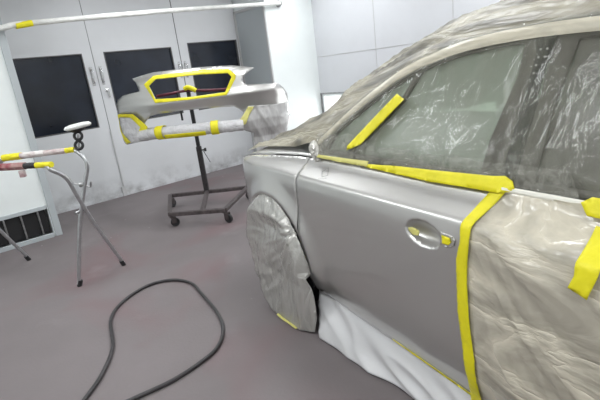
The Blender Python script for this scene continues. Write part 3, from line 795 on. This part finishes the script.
g = MB(); g.lathe([(.008, 0), (.008, .03), (.022, .032), (.022, .055)], P(-1.11, 5.46, .67), (1, 0, 0), 12); g.tube([P(-1.09, 5.45, .66), P(-1.02, 5.40, .52)], .004, 6); g.build('clamp_knob', 'black', ST, True)
g = MB(); g.tube(spline([P(-1.48, 5.34, 1.365), P(-1.3, 5.33, 1.375), P(-1.14, 5.38, 1.385), P(-.9, 5.35, 1.36), P(-.66, 5.33, 1.345)], 6), .017, 10)
g.build('cross_arm', 'maroon', ST, True)
g = MB(); g.tube([P(-1.24, 5.33, 1.38), P(-1.24, 5.33, 1.06)], .012, 8); g.build('hanger_rod', 'black', ST, True)
g = MB(); g.tube(spline([P(-1.16, 5.38, 1.405), P(-1.12, 5.37, 1.42), P(-1.07, 5.36, 1.40), P(-1.03, 5.355, 1.37)], 4), .027, 10); o = g.build('tape_wrap', 'tape', ST, True); o['label'] = 'yellow tape wound round the post top'
def caster(x, y, rz):
    c = empty('caster', P(x, y, 0), rz, parent=ST)
    g = MB(); g.lathe([(.035, -.014), (.042, -.016), (.048, -.010), (.048, .010), (.042, .016), (.035, .014)], (.025, 0, .048), (0, 1, 0), 20); g.build('caster_wheel', 'rubber', c, True)
    g = MB(); g.box((.015, -.022, .075), (.05, .004, .07)); g.box((.015, .022, .075), (.05, .004, .07)); g.box((.005, 0, .112), (.06, .05, .006)); g.lathe([(.02, 0), (.02, .012)], (0, 0, .113), (0, 0, 1), 12)
    g.build('fork', 'stand', c)
    return c
caster(-1.40, 4.67, .4); caster(-.80, 4.58, -.5); caster(-1.60, 5.46, 1.2); caster(-.64, 5.40, .2)

# ------------------------------------------------------------------ the loose bumper
BP = empty('bumper', (-.93, 5.0, .8), 0, 'silver front bumper cover with taped grille opening on the wheeled stand', 'bumper')
def Y(x, z):
    y = -.04 * x + .36 * min(abs(x), 1.1) ** 2.2
    if x > .80: y += 9 * (x - .80) ** 2
    if x < -.98: y += 8 * (x + .98) ** 2
    y += lerp_tab([(.80, .05), (.90, -.01), (1.0, -.03), (1.12, .0), (1.20, -.015), (1.30, -.05), (1.36, -.02), (1.50, .0), (1.56, .03), (1.62, .12)], z)
    return y - .05
def bf(off=0.0, wr=0.0, tall=False):
    def f(x, z):
        w = 0
        if wr: w = (ridge(x * 7 + z * 2.5, z * 1.8, 2) + .4 * ridge(x * 17 + z * 7, z * 4)) if tall else (ridge(x * 8, z * 8, 2) + .4 * ridge(x * 24 + z * 8, z * 20))
        return Vector((x, Y(x, z) - off - wr * w, z - .8))
    return f
body = [(-.75, 1.585), (-.66, 1.60), (-.578, 1.612), (-.489, 1.622), (-.205, 1.620), (.064, 1.612), (.394, 1.590), (.525, 1.563), (.62, 1.541), (.55, 1.505), (.500, 1.470), (.476, 1.445), (.484, 1.40),
        (.52, 1.378), (.614, 1.370), (.80, 1.35), (.85, 1.343), (.90, 1.29), (.934, 1.215), (.936, 1.10), (.93, .95), (.88, .80), (.70, .80), (.515, .85), (.379, .925), (.13, .93), (-.06, .934), (-.43, .922),
        (-.762, .915), (-1.0, .872), (-1.12, .862), (-1.145, 1.0), (-1.105, 1.19), (-1.05, 1.30), (-.99, 1.377), (-.908, 1.416), (-.80, 1.432), (-.66, 1.445), (-.675, 1.50), (-.70, 1.545)]
gr_in = [(-.53, 1.487), (-.445, 1.548), (.05, 1.540), (.341, 1.518), (.372, 1.476), (.285, 1.330), (-.096, 1.326), (-.478, 1.345)]
low_in = [(-.655, 1.045), (-.684, 1.10), (-.601, 1.168), (-.496, 1.187), (-.196, 1.195), (.073, 1.190), (.348, 1.172), (.391, 1.140), (.453, 1.083), (.39, 1.03), (.109, 1.027), (-.046, 1.022), (-.51, 1.043)]
panel('cover', body, bf(), 'paint', BP, holes=[gr_in, low_in], step=.022, solid=.006, flip=False)
def btape(name, outer, label, holes=(), off=.008, m='tape', wr=.003, step=.014):
    r = empty(name, BP.location, 0, label, 'tape')
    panel('strip', outer, bf(off, wr), m, r, holes=holes, step=step, solid=.0015)
    return r
btape('grille_tape', [(-.590, 1.512), (-.470, 1.588), (.059, 1.588), (.350, 1.562), (.420, 1.492), (.412, 1.455), (.300, 1.300), (-.102, 1.300), (-.485, 1.306)], 'six-sided ring of yellow tape around the grille opening of the bumper', [gr_in])
# wraps
def wrap(name, outer, label, off, wr, m='f_wrap', step=.013):
    r = empty(name, BP.location, 0, label, 'masking film')
    panel('sheet', outer, bf(off, wr, m == 'f_wrapgrey'), m, r, step=step, solid=.002)
    return r
wrap('corner_wrap', [(-1.10, 1.195), (-1.0, 1.215), (-.807, 1.208), (-.668, 1.055), (-.66, .95), (-.762, .90), (-.99, .862), (-1.14, .845), (-1.155, 1.003)], 'white plastic patch over the bumper\'s left corner', .014, .014)
btape('corner_tape', [(-1.105, 1.20), (-1.0, 1.222), (-.800, 1.212), (-.64, 1.06), (-.70, .975), (-.79, .99), (-.74, 1.06), (-.855, 1.175), (-1.0, 1.185), (-1.07, 1.165), (-1.095, 1.09), (-.93, .89), (-1.01, .868), (-1.145, 1.05)],
      'yellow tape outline around the plastic patch on the bumper\'s left corner', off=.034, wr=.004)
wrap('side_wrap', [(.50, 1.155), (.62, 1.145), (.78, 1.13), (.90, 1.12), (.925, .95), (.885, .82), (.84, .72), (.84, .56), (.60, .53), (.52, .60), (.50, .78), (.515, .86), (.44, .89), (.385, .93), (.39, 1.03)],
     'crumpled grey plastic hanging over the bumper\'s right corner', .016, .017, 'f_wrapgrey')
btape('side_tape', [(.500, 1.150), (.56, 1.14), (.50, 1.06), (.455, .975), (.40, .955), (.385, 1.01), (.43, 1.06)], 'short faded yellow tape strip beside the crumpled plastic on the bumper', off=.044, m='tapepale')
lw = empty('lip_wrap', BP.location, 0, 'white plastic sheet wrapped around the bumper\'s lower lip', 'masking film')
def lipc(x): return lerp_tab([(-.80, .955), (-.668, .972), (-.51, .985), (-.43, .986), (-.06, .982), (.12, .977), (.40, .968), (.5, .96)], x)
def lippt(x, dz=0.0): return Vector((x, Y(x, .98) - .015, lipc(x) - .8 + dz))
xs = [-.76 + i * .0245 for i in range(49)]
g = MB(); g.tube([lippt(x) for x in xs], [.058] * len(xs), 20, rn=lambda i, j: .09 * ridge(i * .35, j * .7, 2) + .05 * ridge(i * .9, j * 1.6, 1)); g.build('sheet', 'f_wrap', lw, True)
def lipband(name, x0, x1, label, r=.075):
    t = empty(name, BP.location, 0, label, 'tape')
    g = MB(); n = 6; g.tube([lippt(x0 + (x1 - x0) * i / n) for i in range(n + 1)], [r] * (n + 1), 20, caps=False, rn=lambda i, j: .04 * ns(i * .7, j * .8)); g.build('band', 'tape', t, True, .001)
lipband('lip_tape', -.525, -.44, 'yellow tape band round the left part of the bumper lip')
lipband('lip_tape', .08, .16, 'yellow tape band round the right part of the bumper lip')
t = empty('lip_tape', BP.location, 0, 'long yellow tape strip under the bumper lip between two bands', 'tape')
def under(u, v):
    x = -.44 + u * .46; th = math.radians(-60 - v * 45 + 0); p = lippt(x)
    return p + Vector((0, -.074 * math.cos(math.radians(-15 - 55 * v)), .074 * math.sin(math.radians(-15 - 55 * v))))
grid('strip', 20, 6, under, 'tape', t, .001)

# ------------------------------------------------------------------ panel trestle on the left
TR = empty('panel_trestle', (-1.75, 3.6, 0), 0, 'folding steel-tube trestle with crossed legs and taped top bars', 'trestle')
tl = TR.location
def Q(x, y, z): return Vector((x, y, z)) - tl
def uframe(f0, t0, t1, f1, bulge, r=.0125):
    f0, t0, t1, f1 = map(Vector, (f0, t0, t1, f1)); e = (t1 - t0).normalized()
    pts = [f0, f0.lerp(t0, .45), f0.lerp(t0, .72) + bulge * .6, f0.lerp(t0, .88) + bulge, t0 + e * .02 + Vector((0, 0, -.035)), t0 + e * .10 + Vector((0, 0, .0)), t0.lerp(t1, .5), t1 - e * .10, t1 - e * .02 + Vector((0, 0, -.035)), f1.lerp(t1, .85) - e * .01, f1.lerp(t1, .5), f1]
    return spline([p - tl for p in pts], 8)
fa = uframe((-1.88, 3.4, .02), (-1.60, 3.44, 1.10), (-2.32, 3.56, 1.09), (-2.97, 3.84, .02), Vector((.05, .0, 0)))
g = MB(); g.tube(fa, .015, 12); g.build('leg_frame', 'tube', TR, True)
fb = uframe((-1.63, 3.74, .02), (-1.72, 3.2, 1.04), (-2.85, 3.64, 1.04), (-2.72, 4.18, .02), Vector((.015, .03, .0)))
g = MB(); g.tube(fb, .015, 12); g.build('leg_frame', 'tube', TR, True)
for p, q in (((-1.88, 3.4, 0), (-1.86, 3.402, .05)), ((-1.63, 3.74, 0), (-1.634, 3.715, .05)), ((-2.72, 4.18, 0), (-2.725, 4.155, .05)), ((-2.97, 3.84, 0), (-2.955, 3.833, .05))):
    g = MB(); g.tube([Q(*p), Q(*q)], .019, 12); g.build('foot', 'rubber', TR, True)
g = MB(); g.tube([Q(-1.74, 3.38, .62), Q(-1.70, 3.48, .62)], .012, 10); g.build('pivot_bolt', 'steel', TR, True)
g = MB(); g.lathe([(.02, -.015), (.02, .015)], Q(-1.66, 3.43, .83), (1, .1, 0), 12); g.tube([Q(-1.72, 3.42, .85), Q(-1.60, 3.44, .80)], .006, 8); g.tube([Q(-1.72, 3.42, .85), Q(-1.735, 3.41, .89)], .008, 8); g.tube([Q(-1.60, 3.44, .80), Q(-1.585, 3.43, .84)], .008, 8)
g.build('wing_clamp', 'steel', TR, True)
# wrapping on top bars
def sleeve(name, path, i0, i1, r, m, parent, label=None):
    seg = path[i0:i1]
    g = MB(); g.tube(seg, r, 12, caps=True, rn=lambda i, j: .16 * ns(i * .6, j * .9)); o = g.build(name, m, parent, True)
    if label: o['label'] = label
def nearest(path, p):
    p = Vector(p) - tl; return min(range(len(path)), key=lambda i: (path[i] - p).length)
MT['pink'] = mat('pink_overspray', (.42, .26, .27), .6, noise_amt=.4, noise_scale=12)
MT['red'] = mat('red_overspray', (.20, .035, .04), .55, noise_amt=.6, noise_scale=14)
MT['offwhite'] = mat('white_padding', (.66, .62, .60), .7, noise_amt=.2, noise_scale=12)
def stained(name, c0, c1, c2):
    m = mat(name, c0, .6); nt = m.node_tree; b = nt.nodes['Principled BSDF']
    tc = nt.nodes.new('ShaderNodeTexCoord'); n = nt.nodes.new('ShaderNodeTexNoise'); n.inputs['Scale'].default_value = 9; n.inputs['Detail'].default_value = 5
    nt.links.new(tc.outputs['Object'], n.inputs['Vector']); r = nt.nodes.new('ShaderNodeValToRGB')
    r.color_ramp.elements[0].position = .38; r.color_ramp.elements[1].position = .62
    r.color_ramp.elements[0].color = (*c0, 1); r.color_ramp.elements[1].color = (*c2, 1); e = r.color_ramp.elements.new(.5); e.color = (*c1, 1)
    nt.links.new(n.outputs['Fac'], r.inputs['Fac']); nt.links.new(r.outputs[0], b.inputs['Base Color']); return m
MT['pink'] = stained('pink_stained_padding', (.20, .08, .10), (.48, .34, .34), (.62, .55, .54))
MT['red'] = stained('red_stained_padding', (.10, .015, .02), (.25, .05, .06), (.36, .22, .20))
MT['offwhite'] = stained('white_stained_padding', (.45, .33, .33), (.66, .62, .60), (.74, .72, .70))
def dense(a, b, n=14):
    a, b = Vector(a) - tl, Vector(b) - tl; return [a.lerp(b, i / n) for i in range(n + 1)]
A0, A1 = Vector((-1.665, 3.45, 1.10)), Vector((-2.26, 3.55, 1.092))
def ap(t): return A0.lerp(A1, t)
for nm, t0, t1, r, m, lb in (('tape_wrap', -.02, .10, .021, 'tape', 'yellow tape'), ('padding', .10, .40, .021, 'pink', 'pink stained padding'), ('padding', .40, .76, .024, 'offwhite', 'white padding'), ('tape_wrap', .74, 1.0, .027, 'tape', 'yellow tape')):
    sleeve(nm, dense(ap(t0), ap(t1)), 0, 15, r, m, TR, lb)
B0, B1 = Vector((-1.80, 3.232, 1.045)), Vector((-2.75, 3.60, 1.045))
def bp_(t): return B0.lerp(B1, t)
sleeve('tape_wrap', dense(bp_(-.085), bp_(.06)), 0, 15, .021, 'tape', TR, 'yellow tape')
sleeve('padding', dense(bp_(.06), bp_(.17)), 0, 15, .022, 'black', TR, 'dark padding')
sleeve('padding', dense(bp_(.17), bp_(.80)), 0, 15, .027, 'red', TR, 'red stained padding')
g = MB(); g.box(Q(-2.0, 3.30, .99), (.04, .03, .05)); g.build('clip', 'pink', TR)
# pad on ring clamps
PD = empty('support_pad', (-1.60, 3.45, 1.09), 0, 'white oval pad on black ring clamps, on top of the trestle bar', 'pad')
g = MB(); g.lathe([(.02, -.010), (.085, -.010), (.102, .0), (.104, .008), (.09, .022), (.05, .029), (.01, .030)], (.015, 0, .172), (-.12, 0, 1), 28, (1, .6)); g.build('cap', 'whitecap', PD, True)
g = MB(); g.lathe([(.03, 0), (.055, .012), (.07, .022), (.07, .026)], (.008, 0, .136), (-.1, 0, 1), 20, (1, .6)); g.build('cap_base', 'black', PD, True)
for z, x in ((.038, -.012), (.108, .0)):
    g = MB(); g.tube([Vector((x + .029 * math.cos(t), .0 + .006 * math.sin(t), z + .029 * math.sin(t))) for t in [i * math.pi / 10 for i in range(20)]], .011, 8, closed=True); g.build('ring_clamp', 'rubber', PD, True)
g = MB(); g.tube([(-.02, .0, .0), (.0, .01, .12)], .009, 8); g.build('stem', 'steel', PD, True)
